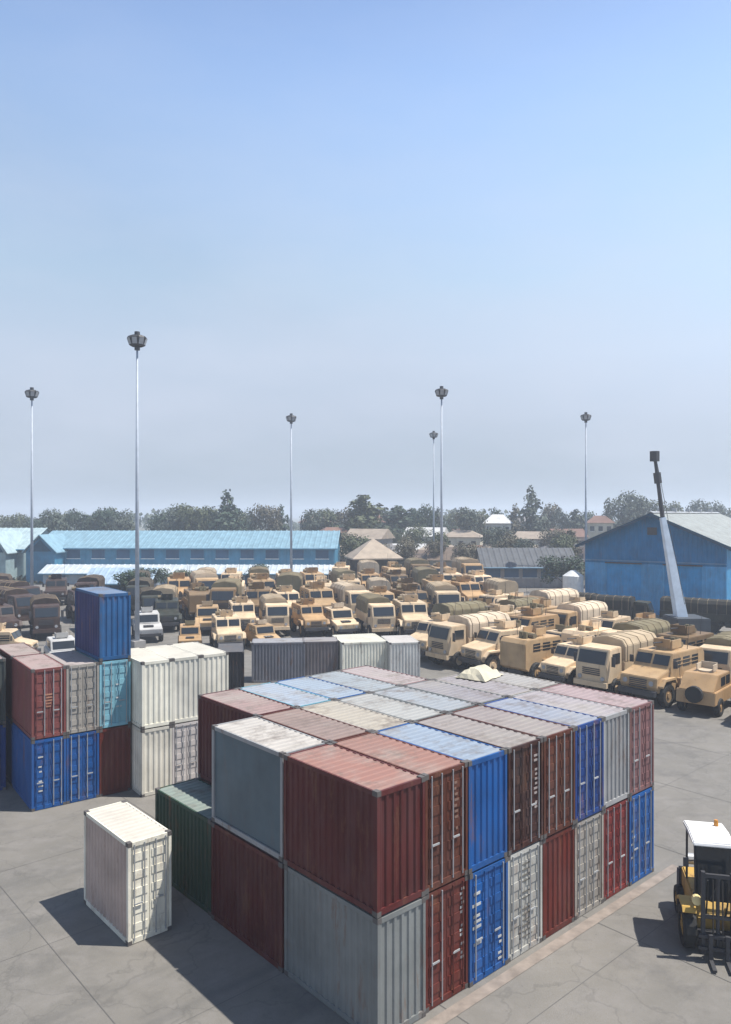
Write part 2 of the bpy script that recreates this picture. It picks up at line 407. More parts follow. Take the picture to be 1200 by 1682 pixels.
# crumpled tarpaulin on the back of the roof
q = MB(); gx, gy = 9, 7; r = random.Random(4)
for j in range(gy):
    for i in range(gx):
        e = min(i, gx-1-i, j, gy-1-j)
        q.v.append((-.75+1.5*i/(gx-1)+r.uniform(-.05, .05), -.6+1.2*j/(gy-1)+r.uniform(-.05, .05), .02+(min(e, 2)*.13+r.uniform(0, .09) if e else 0)))
q.f = [(j*gx+i, j*gx+i+1, (j+1)*gx+i+1, (j+1)*gx+i) for j in range(gy-1) for i in range(gx-1)]
o = link('tarpaulin', q.mesh('tarpaulin'), flat('cream_canvas', (.55, .50, .37), .85), None, yard(PW*7.1, PL*1.75, 2*H+.02), ang+.2)
tag(o, 'crumpled cream tarpaulin lying on the far end of the big block roof', 'tarpaulin')

# lone white container
def place_corner(c, rz, w, l):
    rv = Vector((math.cos(rz), math.sin(rz), 0)); lv = Vector((-math.sin(rz), math.cos(rz), 0))
    return Vector((*c, 0))+rv*w/2+lv*l/2
container('single cream white container standing alone on the pavement, rust-stained side', place_corner((-5.93, 18.95), ang, 1.18, 2.85), ang,
          COL['cream'], (.80, .74, .64), 1.18, 2.85, door=True, dust=.15, rust=.25, side=(.46, .36, .31))

# left stack
A3 = math.atan2(.6, .8); R3 = Vector((.8, .6, 0)); L3 = Vector((-.6, .8, 0)); O3 = Vector((-12.1, 27.5, 0))
def put3(c, r, tier, lab, col, roof=None, door=True, dc=0, **kw):
    p = O3+R3*(1.22*(c+.5)+dc)+L3*(3.3*(r+.5)); p.z = tier*(H+.02)
    container(lab, p, A3+rnd.uniform(-.003, .003), col, roof, 1.20, 3.25, door=door, group='containers in the left stack', **kw)
put3(0, 0, 0, 'medium blue container at the foot of the left stack, below the red one', COL['blue'], marks=(white_mark, marks_rows(21, -.25, (.2, .75), 5, .18)))
put3(1, 0, 0, 'blue container at the foot of the left stack, below the pale grey one', COL['blue'])
put3(2, 0, 0, 'rust brown container at the foot of the left stack, beside the white stack', COL['rust'], door=False)
put3(0, 0, 1, 'faded red container on the second tier of the left stack', (.20, .06, .055), (.42, .31, .29), marks=((.42, .2, .13), marks_rows(22, 0, (.45, .62), 3, .35, .10)))
put3(1, 0, 1, 'pale grey container on the second tier of the left stack', COL['beige'], (.44, .38, .36))
put3(2, 0, 1, 'light turquoise blue container on the second tier, under the blue one', COL['lightblue'], (.42, .5, .55), marks=(white_mark, marks_rows(23, .1, (.3, .7), 4, .2)))
put3(2, 0, 2, 'blue container alone on the third tier of the left stack', (.020, .10, .25), (.15, .23, .36), door=False, side=(.045, .05, .15))
put3(0, 1, 0, 'navy container behind the left stack, bottom tier', COL['deepblue'], None, False)
put3(0, 1, 1, 'maroon container behind the left stack, second tier', COL['maroon'], (.40, .31, .28), False)
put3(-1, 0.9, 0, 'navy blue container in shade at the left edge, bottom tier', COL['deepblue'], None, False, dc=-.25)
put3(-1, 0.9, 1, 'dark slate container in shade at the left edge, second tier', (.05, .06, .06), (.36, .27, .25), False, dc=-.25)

# white stack beside it
O4 = Vector((-8.52, 28.9, 0))
for c in range(3):
    for tier in range(2):
        p = O4+R3*(1.22*(c+.5))+L3*(3.3*.5); p.z = tier*(H+.02)
        col = [(.74, .71, .60), (.70, .67, .58), (.75, .71, .60)][c] if tier else [(.72, .68, .58), (.58, .53, .50), (.60, .55, .52)][c]
        tone = [['cream', 'pinkish grey', 'dull white'], ['ivory', 'greenish white', 'warm white']][tier][c]
        nth = ['left', 'middle', 'right'][c]
        container(f"{tone} container, {nth} column of the white stack, {'upper' if tier else 'lower'} tier", p, A3+rnd.uniform(-.003, .003),
                  col, (.74, .70, .60), 1.20, 3.25, door=(c == 1 and tier == 0), dust=.12, rust=.08, group='containers in the white stack')

# containers behind the big block
def back_container(lab, px, topy, w, l, rz, col, roof, door=False, **kw):
    d = (CAMH-H)*FPX/(topy-HOR); x = (px-600)/FPX*d
    container(lab, place_corner((x, d), rz, w, l), rz, col, roof, w, l, door=door, group='containers behind the big block', **kw)
back_container('slate grey container behind the block, next to the white stack', 413, 1056, 3.4, 1.8, R_(6), (.20, .20, .22), (.36, .36, .38))
back_container('grey brown container behind the block, between slate and cream ones', 497, 1054, 2.3, 1.8, R_(6), (.17, .15, .15), (.34, .32, .32))
back_container('cream container with pale roof behind the middle of the block', 562, 1056, 3.0, 3.4, R_(14), (.78, .76, .64), (.80, .77, .64))
back_container('light grey container behind the block, right of the cream one', 640, 1056, 2.0, 3.0, R_(10), (.55, .54, .50), (.66, .62, .58))
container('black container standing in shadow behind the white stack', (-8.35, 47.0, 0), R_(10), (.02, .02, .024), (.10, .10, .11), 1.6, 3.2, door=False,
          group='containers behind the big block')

# ------------------------------------------------------------------ vehicles
def wheel_mesh(r, w):
    key = ('wheel', r, w)
    if key in MESH: return MESH[key]
    m = MB(); n = 16; prof = [(r*.58, -w/2), (r*.93, -w/2), (r, -w*.32), (r, w*.32), (r*.93, w/2), (r*.58, w/2)]
    vs = []
    for i in range(n):
        a = 2*math.pi*i/n
        for (q, y) in prof: vs.append((q*math.cos(a), y, q*math.sin(a)))
    k = len(prof); fs = []
    for i in range(n):
        j = (i+1) % n
        for a in range(k): b = (a+1) % k; fs.append((i*k+a, i*k+b, j*k+b, j*k+a))
    m.add(vs, fs); MESH[key] = m.mesh('tyre')
    q = MB(); q.tube((0, -w*.36, 0), (0, w*.36, 0), r*.60, n=16); q.tube((0, -w*.48, 0), (0, w*.48, 0), r*.22, n=8)
    MESH[('rim', r, w)] = q.mesh('rim'); return MESH[key]
def wheel(t, x, y, r, w, rimm, z=None):
    o = link('wheel', wheel_mesh(r, w), rubber, t, (x, y, r if z is None else z)); link('rim', MESH[('rim', r, w)], rimm, o); return o
def quadp(mb, a, b, c, d, th=.012):
    a, b, c, d = map(Vector, (a, b, c, d)); n = (b-a).cross(d-a).normalized()*th
    mb.add([a, b, c, d, a+n, b+n, c+n, d+n], [(0,3,2,1),(4,5,6,7),(0,1,5,4),(1,2,6,5),(2,3,7,6),(3,0,4,7)])
def part(t, name, mat, fn, bevel=0):
    m = MB(); fn(m); return link(name, m.mesh(name, bevel), mat, t)

def roof_kit(t, x0, zt, seed):
    r = random.Random(seed)
    part(t, 'antenna', darkm, lambda m: m.tube((x0-1.2, .7, zt), (x0-1.35, .75, zt+1.5), .018, .008, n=5))
    part(t, 'jerrycan', tan2, lambda m: [m.box(x0-1.9, x0-1.72, -.5+.3*k, -.26+.3*k, zt, zt+.38) for k in range(2)], .02)
    part(t, 'kit_bundle', paint((.20, .16, .10), .2, .1, .9), lambda m: m.tube((x0-1.4, -.75, zt+.14), (x0-1.35, .35, zt+.16), .16, .14, n=9))
    part(t, 'tow_hook', darkm, lambda m: m.tube((2.3, 0, .62), (2.55, 0, .62), .05, n=6))
def make_armoured():
    t = thing('armoured_truck', 'x', 'armoured truck', (0, 0, 0))
    hull = [(2.3, .75), (2.45, 1.05), (2.4, 1.45), (1.25, 1.72), (.85, 2.45), (-2.1, 2.45), (-2.3, 2.2), (-2.3, .85), (-2.0, .65), (1.9, .65)]
    part(t, 'body', tan1, lambda m: m.prism(hull, -.95, .95), .03)
    part(t, 'windscreen', glass, lambda m: [quadp(m, (1.17, y0, 1.88), (1.17, y1, 1.88), (.93, y1, 2.33), (.93, y0, 2.33), .03) for y0, y1 in ((-.85, -.06), (.06, .85))])
    for s in (-1, 1):
        for x0, x1 in ((.15, .85), (-.75, -.1), (-1.6, -1.0)):
            part(t, 'side_window', glass, lambda m: m.box(x0, x1, *sorted((s*.945, s*.965)), 1.75, 2.2))
        part(t, 'headlight', lampm, lambda m: m.tube((2.4, s*.68, 1.18), (2.46, s*.68, 1.18), .12, n=10))
        part(t, 'mudguard', tan1, lambda m: m.prism([(.95, 1.15), (1.1, 1.4), (2.0, 1.4), (2.3, 1.1), (2.3, 1.02), (2.0, 1.3), (1.15, 1.3), (1.02, 1.1)], *sorted((s*.95, s*1.22))))
        part(t, 'mirror', darkm, lambda m: m.box(1.0, 1.06, *sorted((s*1.05, s*1.25)), 1.8, 2.15))
        part(t, 'side_locker', tan1, lambda m: m.box(-.8, .5, *sorted((s*.95, s*1.12)), .85, 1.25))
        for x in (1.6, -1.4): wheel(t, x, s*.98, .58, .34, tan1)
    part(t, 'turret', tan1, lambda m: [m.tube((-.35, 0, 2.45), (-.35, 0, 2.55), .5, n=14), m.prism([(.1, 2.55), (.2, 3.0), (.12, 3.0), (.02, 2.55)], -.42, .42),
         m.box(-.8, .1, -.5, -.44, 2.55, 2.95), m.box(-.8, .1, .44, .5, 2.55, 2.95)])
    part(t, 'gun_barrel', darkm, lambda m: m.tube((-.2, 0, 2.8), (1.0, 0, 2.88), .035, n=6))
    part(t, 'bumper', darkm, lambda m: m.box(2.38, 2.62, -.95, .95, .6, .85))
    part(t, 'grille', darkm, lambda m: [m.box(2.42, 2.45, -.45, .45, .93+.09*k, .98+.09*k) for k in range(5)])
    part(t, 'chassis', darkm, lambda m: m.box(-2.1, 2.1, -.5, .5, .42, .66))
    part(t, 'window_bars', tan1, lambda m: [m.box(-1.6+.0, .85, s*.966 if s > 0 else -.985, .985 if s > 0 else s*.966, z, z+.03) for s in (-1, 1) for z in (1.86, 2.05)])['kind'] = 'stuff'
    roof_kit(t, .2, 2.45, 1)
    return t
def make_cargo():
    t = thing('cargo_truck', 'x', 'truck', (0, 0, 0))
    part(t, 'cab', tan1, lambda m: m.prism([(2.6, .8), (2.65, 1.7), (2.35, 2.55), (1.15, 2.6), (1.1, .8)], -.92, .92), .04)
    part(t, 'windscreen', glass, lambda m: quadp(m, (2.62, -.78, 1.78), (2.62, .78, 1.78), (2.40, .78, 2.42), (2.40, -.78, 2.42), .03))
    part(t, 'cargo_bed', tan1, lambda m: [m.box(-2.7, 1.0, -1.0, 1.0, 1.05, 1.15), m.box(-2.7, 1.0, -1.0, -.95, 1.15, 1.75), m.box(-2.7, 1.0, .95, 1.0, 1.15, 1.75), m.box(.95, 1.0, -.95, .95, 1.15, 1.8)])
    arch = [(-1.0, 1.76), (-1.0, 2.6), (-.8, 2.9), (0, 3.02), (.8, 2.9), (1.0, 2.6), (1.0, 1.76)]
    part(t, 'canvas_cover', tan2, lambda m: m.prism(arch, -2.68, .93, 'x'), .03)
    for s in (-1, 1):
        part(t, 'side_window', glass, lambda m: m.box(1.35, 2.1, *sorted((s*.915, s*.935)), 1.75, 2.3))
        part(t, 'headlight', lampm, lambda m: m.tube((2.62, s*.66, 1.05), (2.68, s*.66, 1.05), .11, n=10))
        part(t, 'mirror', darkm, lambda m: m.box(2.3, 2.35, *sorted((s*1.0, s*1.2)), 1.7, 2.2))
        for x in (1.8, -1.0, -2.1): wheel(t, x, s*.88, .52, .34, tan1)
    part(t, 'bumper', tan1, lambda m: m.box(2.6, 2.78, -.95, .95, .62, .88))
    part(t, 'grille', darkm, lambda m: [m.box(2.63, 2.67, -.5, .5, 1.2+.1*k, 1.25+.1*k) for k in range(4)])
    part(t, 'chassis', darkm, lambda m: m.box(-2.6, 2.5, -.4, .4, .62, 1.05))
    part(t, 'cover_hoops', paint((.30, .23, .15), .2, .1, .9), lambda m: [m.tube((x, a[0]*1.012, a[1]+.012), (x, b[0]*1.012, b[1]+.012), 0.018, n=5) for x in (-2.3, -1.5, -.7, .1, .7) for a, b in zip(arch, arch[1:])])['kind'] = 'stuff'
    part(t, 'fuel_tank', tan1, lambda m: m.tube((0.0, -.8, .8), (1.0, -.8, .8), .24, n=10))
    return t
def make_patrol():
    t = thing('patrol_vehicle', 'x', 'patrol vehicle', (0, 0, 0))
    part(t, 'body', tan1, lambda m: m.prism([(2.2, .55), (2.25, 1.0), (.85, 1.25), (-2.1, 1.25), (-2.2, .6)], -.95, .95), .03)
    part(t, 'cabin', tan1, lambda m: m.prism([(.9, 1.25), (.55, 1.95), (-1.3, 1.98), (-2.1, 1.25)], -.85, .85), .03)
    part(t, 'windscreen', glass, lambda m: quadp(m, (.84, -.72, 1.37), (.84, .72, 1.37), (.60, .72, 1.86), (.60, -.72, 1.86), .03))
    for s in (-1, 1):
        for x0, x1 in ((-.1, .5), (-.9, -.25)):
            part(t, 'side_window', glass, lambda m: m.box(x0, x1, *sorted((s*.845, s*.865)), 1.38, 1.82))
        part(t, 'headlight', lampm, lambda m: m.tube((2.2, s*.62, .82), (2.27, s*.62, .82), .10, n=10))
        for x in (1.5, -1.4): wheel(t, x, s*.88, .45, .30, tan1)
    part(t, 'turret_shield', tan2, lambda m: [m.tube((-.4, 0, 1.96), (-.4, 0, 2.05), .42, n=12), m.box(-.02, .04, -.4, .4, 2.05, 2.4), m.box(-.7, -.02, -.42, -.37, 2.05, 2.35), m.box(-.7, -.02, .37, .42, 2.05, 2.35)])
    part(t, 'bumper', darkm, lambda m: m.box(2.2, 2.4, -.85, .85, .5, .7))
    part(t, 'hood_vent', darkm, lambda m: m.box(1.2, 1.8, -.35, .35, 1.13, 1.20))
    part(t, 'spare_wheel', rubber, lambda m: m.tube((-2.2, 0, 1.1), (-2.45, 0, 1.1), .42, n=14))
    part(t, 'antenna', darkm, lambda m: m.tube((-1.9, .8, 1.25), (-2.0, .85, 2.9), .018, .008, n=5))
    return t
TANS = [(.46, .31, .165), (.76, .58, .38), (.20, .13, .065), (.64, .49, .32), (.44, .28, .14)]
tan1 = paint(TANS[0], .3, .25); tan2 = paint((.42, .33, .22), .3, .1, .85)
PROT = {'a': make_armoured(), 'c': make_cargo(), 'p': make_patrol()}
KN = {'a': 'armoured truck', 'c': 'canvas-topped truck', 'p': 'patrol vehicle'}
TONE = ['sandy', 'pale', 'ochre', 'beige', 'orange']
used = set()
CANV = [tan2, paint((.60, .49, .36), .3, .2, .85), paint((.20, .17, .10), .3, .1, .85)]
def vehicle(kind, x, y, rz, sc, tone, label, group, mats=None):
    src = PROT[kind]
    t = src if kind not in used else copy_tree(src)
    fresh = kind not in used; used.add(kind)
    t.location = (x, y, 0); t.rotation_euler = (0, 0, rz); t.scale = (sc, sc, sc)
    t['label'] = label; t['group'] = group
    m1 = mats[0] if mats else paint(TANS[tone], .3, .25)
    m2 = mats[1] if mats else CANV[(tone*2+int(abs(x*7)))%3]
    for o in [t]+list(t.children_recursive):
        if o.type == 'MESH':
            cur = o.material_slots[0].material
            if cur in ALL1: o.material_slots[0].material = m1
            elif cur in ALL2: o.material_slots[0].material = m2
    return t
ALL1 = {tan1}; ALL2 = set(CANV)
for c in TANS: ALL1.add(paint(c, .3, .25))
DARK = (paint((.035, .04, .03), .3, .2), paint((.03, .03, .025), .2, .1, .85))
DBRN = (paint((.06, .038, .032), .3, .2), paint((.05, .035, .03), .2, .1, .85))
WHT = (paint((.55, .54, .52), .2, .1), paint((.40, .39, .37), .2, .1, .85))
for a, b in (DARK, DBRN, WHT): ALL1.add(a); ALL2.add(b)

rows = []   # (row words, list of (x, y, kind, heading, scale, tone))
hd = math.atan2(-.665, -.747)
def linerow(words, P, D, n, step, heading, kinds, sc, jit=.35, seed=0):
    r = random.Random(seed); out = []
    for i in range(n):
        x = P[0]+D[0]*step*i+r.uniform(-jit, jit)*.5; y = P[1]+D[1]*step*i+r.uniform(-jit, jit)
        out.append((x, y, kinds[i % len(kinds)], heading+r.uniform(-.16, .16)+(math.pi if r.random() < .2 else 0), sc*r.uniform(.92, 1.08), r.randrange(5)))
    rows.append((words, out))
dl = (.665, -.747)
linerow('front row on the right', (5.6, 57.5), dl, 9, 2.95, hd, 'acaaacapac', 1.10, seed=1)
linerow('second row on the right', (8.6, 63.6), dl, 8, 3.0, hd, 'caapacaca', 1.10, seed=2)
linerow('third row on the right', (11.2, 70.0), dl, 6, 3.1, hd, 'acacaaca', 1.12, seed=12)
linerow('fourth row on the right', (13.0, 77.0), dl, 4, 3.1, hd, 'aacaca', 1.12, seed=13)
linerow('nearest row by the central containers', (-14.5, 70), (.99, -.12), 7, 3.1, R_(-75), 'pacapca', 1.15, seed=3)
linerow('second row behind the central containers', (-20.6, 78.8), (.99, -.1), 10, 3.2, R_(-78), 'cacaaacaac', 1.25, seed=4)
linerow('third row behind the central containers', (-21.8, 88.3), (.99, -.08), 12, 3.35, R_(-80), 'acaacaacaaac', 1.3, seed=5)
linerow('fourth row behind the central containers', (-21.0, 98.7), (.99, -.05), 11, 3.6, R_(-82), 'cacaacaacaa', 1.35, seed=6)
linerow('rearmost row near the pavilion', (-3.5, 110), (.99, -.03), 6, 3.7, R_(-84), 'acacac', 1.4, seed=8)
linerow('short row nearest the slate container', (-14.2, 61.5), (.99, -.05), 3, 3.0, R_(-70), 'pap', 1.0, seed=9)
for words, out in rows:
    out.sort(key=lambda v: v[0]/v[1])
    for i, (x, y, k, h, sc, tone) in enumerate(out):
        vehicle(k, x, y, h, sc, tone, f"{TONE[tone]} {KN[k]}, {ordw[i]} from left in {words}", 'tan military vehicles parked in rows')
vehicle('a', -26.6, 55.5, R_(8), .95, 3, 'tan armoured truck behind the red container at the left edge', 'tan military vehicles parked in rows')
vehicle('p', -19.0, 66, R_(-70), 1.15, 0, 'white patrol vehicle behind the white container stack', 'pale vehicles behind the stacks', WHT)
vehicle('p', -21.6, 54, R_(-60), 1.0, 0, 'greyish white patrol vehicle left of the blue third-tier container', 'pale vehicles behind the stacks', WHT)
for i, (x, y, k, rz, sc) in enumerate(sorted([(-21.5, 76, 'c', -70, 1.1), (-25, 84, 'c', -80, 1.2), (-22.4, 93, 'a', -75, 1.2), (-29, 78, 'a', -60, 1.2), (-34.5, 74, 'c', -40, 1.2),
                                (-38, 82, 'c', -30, 1.2), (-32, 88, 'c', -80, 1.2), (-37.5, 92, 'a', -70, 1.2), (-43.5, 90, 'c', -70, 1.2), (-28.5, 67.5, 'c', -65, 1.15), (-24.6, 70.2, 'a', -60, 1.15), (-32.3, 66.5, 'a', -50, 1.15), (-18.8, 71.8, 'a', -75, 1.1), (-40.2, 76.5, 'a', -30, 1.2), (-28.5, 95, 'c', -80, 1.2)], key=lambda v: -v[0]/v[1])):
    w = 'dark brown' if x/y < -.34 else 'dark olive'
    vehicle(k, x, y, R_(rz), sc, 0, f"{w} {KN[k]}, {ordw[i]} of the dark ones counted from the right", 'dark vehicles behind the left stack', DBRN if x/y < -.34 else DARK)
# dark lorries along the foot of the blue warehouse
for i, (x, y) in enumerate([(22.0, 75.5), (24.7, 72.7), (30.6, 71.0), (33.0, 69.3), (35.5, 67.0)]):
    vehicle('c', x, y, R_(-36+4*(i % 2)), 1.0, 0, f"dark cargo truck by the blue warehouse wall, {ordw[i]} from the left", 'dark trucks by the blue warehouse', DARK)
# reddish trailer boxes at the right edge
container('reddish brown container at the right edge beside the tan trucks', (23.3, 42.3, 0), ang, (.10, .06, .05), (.30, .24, .22), 2.2, 3.4, h=2.6, door=False,
          group='containers at the right edge')
container('pale khaki container at the right edge behind the brown one', (27.0, 48.8, 0), ang, (.26, .25, .17), (.40, .40, .30), 2.2, 3.6, h=2.7, door=False,
          group='containers at the right edge')

# forklift at the lower right
def forklift():
    t = thing('forklift', 'yellow and black forklift with a white cab roof, cut by the right edge', 'forklift', (8.75, 19.3, 0), R_(-103)); t.scale = (.9, .9, .9)
    yel = paint((.46, .29, .07), .3, .5)
    part(t, 'body', yel, lambda m: [m.prism([(.55, .45), (.7, .95), (.35, 1.25), (-.5, 1.3), (-1.5, 1.35), (-1.75, 1.1), (-1.75, .5), (-1.4, .4)], -.48, .48)], .04)
    part(t, 'counterweight', darkm, lambda m: m.prism([(-1.5, .42), (-1.5, 1.3), (-1.95, 1.15), (-2.02, .55)], -.55, .55), .05)
    for s0, s1 in ((-.86, -.5), (.5, .86)): part(t, 'mudguard', yel, lambda m: m.prism([(.9, 1.12), (.8, 1.24), (.2, 1.26), (-.1, 1.08), (-.05, 1.02), (.22, 1.18), (.78, 1.17), (.84, 1.08)], s0, s1))
    for s in (-1, 1):
        wheel(t, .45, s*.66, .56, .34, yel); wheel(t, -1.35, s*.55, .40, .26, yel)
        part(t, 'mast_rail', darkm, lambda m: m.box(.98, 1.10, *sorted((s*.32, s*.42)), .15, 2.35))
        part(t, 'cab_pillar', darkm, lambda m: [m.tube((.55, s*.46, 1.2), (.40, s*.46, 2.9), .035, n=6), m.tube((-.8, s*.46, 1.3), (-.75, s*.46, 2.9), .035, n=6)])
        part(t, 'headlight', flat('warm_lamp', (.85, .70, .36), .25), lambda m: m.tube((.80, s*.50, 1.48), (.93, s*.50, 1.48), .13, n=12))
        part(t, 'headlight_bracket', darkm, lambda m: m.box(.45, .80, *sorted((s*.46, s*.52)), 1.42, 1.50))
        part(t, 'fork_arm', darkm, lambda m: [m.box(1.18, 1.26, *sorted((s*.16, s*.26)), .05, .75), m.box(1.20, 1.75, *sorted((s*.16, s*.26)), .04, .10)])
    part(t, 'carriage', darkm, lambda m: [m.box(1.10, 1.18, -.5, .5, .30, .38), m.box(1.10, 1.18, -.5, .5, .62, .70)])
    part(t, 'mast_crossbar', darkm, lambda m: [m.box(1.0, 1.08, -.32, .32, 2.2, 2.3), m.box(1.0, 1.08, -.32, .32, 1.1, 1.18), m.tube((1.04, 0, .3), (1.04, 0, 2.2), .05, n=8)])
    part(t, 'cab_roof', paint((.80, .79, .77), .08, .05), lambda m: m.prism([(.62, 2.84), (.58, 2.95), (-.2, 3.02), (-.95, 2.95), (-1.0, 2.84)], -.54, .54), .03)
    part(t, 'windscreen', glass, lambda m: quadp(m, (.58, -.44, 1.35), (.58, .44, 1.35), (.44, .44, 2.85), (.44, -.44, 2.85), .012))
    part(t, 'seat', rubber, lambda m: [m.box(-.6, -.1, -.25, .25, 1.3, 1.5), m.box(-.65, -.5, -.25, .25, 1.5, 2.1)])
    part(t, 'steering_column', darkm, lambda m: m.tube((.35, 0, 1.2), (.15, 0, 1.75), .04, n=6))
    for s in (-1, 1):
        part(t, 'lift_chain', flat('oily_chain', (.09, .08, .07), .5, .4), lambda m: m.tube((1.08, s*.12, .4), (1.05, s*.12, 2.15), .022, n=5))
        part(t, 'mirror', darkm, lambda m: [m.tube((.5, s*.5, 2.4), (.62, s*.72, 2.4), .015, n=5), m.box(.60, .63, *sorted((s*.66, s*.80)), 2.25, 2.5)])
        part(t, 'hydraulic_hose', rubber, lambda m: [m.tube((.75, s*.24, .95), (.98, s*.26, 1.5), .025, n=6), m.tube((.98, s*.26, 1.5), (1.0, s*.24, 2.1), .025, n=6)])
    part(t, 'roof_guard_bars', darkm, lambda m: [m.tube((.60, y, 2.82), (-.95, y, 2.82), .02, n=5) for y in (-.3, 0, .3)])['kind'] = 'stuff'
    part(t, 'beacon', flat('amber_lens', (.6, .25, .03), .2), lambda m: m.tube((-.6, .3, 3.0), (-.6, .3, 3.16), .07, .05, n=10))
    part(t, 'wiper', darkm, lambda m: m.tube((.60, -.1, 1.4), (.53, .2, 2.0), .015, n=4))
    part(t, 'bumper', darkm, lambda m: m.box(.66, .82, -.46, .46, .40, .62))
    part(t, 'gas_bottle', steel, lambda m: m.tube((-1.7, -.3, 1.5), (-1.7, .3, 1.5), .16, n=12))
    part(t, 'exhaust_pipe', darkm, lambda m: m.tube((-1.1, .35, 1.3), (-1.1, .35, 2.3), .05, n=8))
    return t
forklift()

# ------------------------------------------------------------------ buildings
def ribbed(mb, p, q, z0, ztop, pitch, depth, n):
    """ribbed sheet from p to q (xy), outward normal n; ztop(t) gives the top at fraction t"""
    p = Vector((*p, 0)); q = Vector((*q, 0)); Lx = (q-p).length; k = max(1, int(Lx/pitch)); nv = Vector((*n, 0))
    lo = []; hi = []
    for i in range(k):
        for f, o in ((0, 0), (.55, 0), (.68, 1), (.88, 1)):
            t = (i+f)/k; a = p.lerp(q, t)+nv*depth*o; lo.append((a.x, a.y, z0)); hi.append((a.x, a.y, ztop(t)))
    lo.append((q.x, q.y, z0)); hi.append((q.x, q.y, ztop(1))); m = len(lo)
    mb.add(lo+hi, [(i, i+1, m+i+1, m+i) for i in range(m-1)])
def ribroof(mb, a, b, c, d, pitch, depth):
    """ribbed roof plane, ribs running from edge ab up to edge dc"""
    a, b, c, d = map(Vector, (a, b, c, d)); n = (b-a).cross(d-a).normalized()
    if n.z < 0: n = -n
    k = max(1, int((b-a).length/pitch)); A = []; B = []
    for i in range(k):
        for f, o in ((0, 0), (.6, 0), (.7, 1), (.9, 1)):
            t = (i+f)/k; A.append(a.lerp(b, t)+n*depth*o); B.append(d.lerp(c, t)+n*depth*o)
    A.append(b); B.append(c); m = len(A)
    mb.add(A+B, [(i, i+1, m+i+1, m+i) for i in range(m-1)])
def blue_warehouse():
    pk = Vector((31.0, 82.0)); rd = Vector((.585, .811)); gd = Vector((.811, -.585))
    rz = math.atan2(gd.y, gd.x)           # local x along the gable wall, local y away from the camera
    t = thing('warehouse', 'large blue gabled warehouse with grey roof on the right', 'warehouse', (pk.x, pk.y, 0), rz)
    hw, ev, rg, ln = 7.4, 7.75, 11.0, 34
    up = paint((.003, .17, .38), .05, .12, .5); lo = paint((.07, .34, .62), .10, .12, .5)
    top = lambda t: ev+(rg-ev)*(1-abs(2*t-1))-.05
    m = MB(); ribbed(m, (-hw, 0), (hw, 0), 5.4, top, .45, .05, (0, -1)); link('upper_wall', m.mesh('upper_wall'), up, t)
    for x0, x1 in ((-hw, -5.0), (-1.2, 1.2), (5.0, hw)):
        m = MB(); ribbed(m, (x0, 0), (x1, 0), 0, lambda t: 5.4, .45, .05, (0, -1)); link('lower_wall', m.mesh('lower_wall'), lo, t)
    for x0, x1 in ((-5.0, -1.2), (1.2, 5.0)):
        m = MB(); ribbed(m, (x0, .06), (x1, .06), 0, lambda t: 5.4, .32, .03, (0, -1)); link('sliding_door', m.mesh('sliding_door'), paint((.02, .27, .55), .06, .15, .5), t)
        link('door_track', MB().box(x0-.1, x1+.1, -.14, -.06, 5.36, 5.5).mesh('door_track'), darkm, t)
    link('side_wall', (lambda m: (ribbed(m, (-hw, 0), (-hw, ln), 0, lambda t: ev-.05, .6, .05, (-1, 0)), m)[1])(MB()).mesh('side_wall'), lo, t)
    link('side_wall', (lambda m: (ribbed(m, (hw, 0), (hw, ln), 0, lambda t: ev-.05, .6, .05, (1, 0)), m)[1])(MB()).mesh('side_wall'), lo, t)
    rm = paint((.34, .37, .36), .3, .25, .55)
    for s in (-1, 1):
        m = MB(); e = hw+.8; ze = ev-(rg-ev)/hw*.8
        a = (s*e, -.9, ze); b = (s*e, ln, ze); c = (0, ln, rg); d = (0, -.9, rg)
        ribroof(m, a, b, c, d, .6, .05); link('roof_sheet', m.mesh('roof_sheet'), rm, t)
        m = MB(); q = [(0, rg-.05), (s*e, ze-.05), (s*e, ze-.38), (0, rg-.38)]
        m.prism(q, -.96, -.90); link('barge_board', m.mesh('barge_board'), paint((.02, .07, .12), .1, .1), t)
        m = MB(); m.tube((s*(e+.06), -.9, ze-.05), (s*(e+.06), ln, ze-.05), .10, n=6); link('gutter', m.mesh('gutter'), steel, t)
    m = MB(); m.prism([(-.35, rg+.0), (0, rg+.14), (.35, rg+.0), (0, rg+.05)], -.92, ln); link('ridge_cap', m.mesh('ridge_cap'), steel, t)
    m = MB()
    for k in range(5): m.tube((0, 3+k*6.5, rg+.1), (0, 3+k*6.5, rg+.55), .28, n=8)
    link('roof_vents', m.mesh('roof_vents'), steel, t)['kind'] = 'stuff'
    link('gable_beam', MB().box(-hw, hw, -.12, -.06, 5.62, 5.75).mesh('gable_beam'), paint((.12, .28, .45), .2, .1), t)
    link('gable_vent', MB().box(-.5, .5, -.12, -.055, 8.6, 9.4).mesh('gable_vent'), darkm, t)
blue_warehouse()

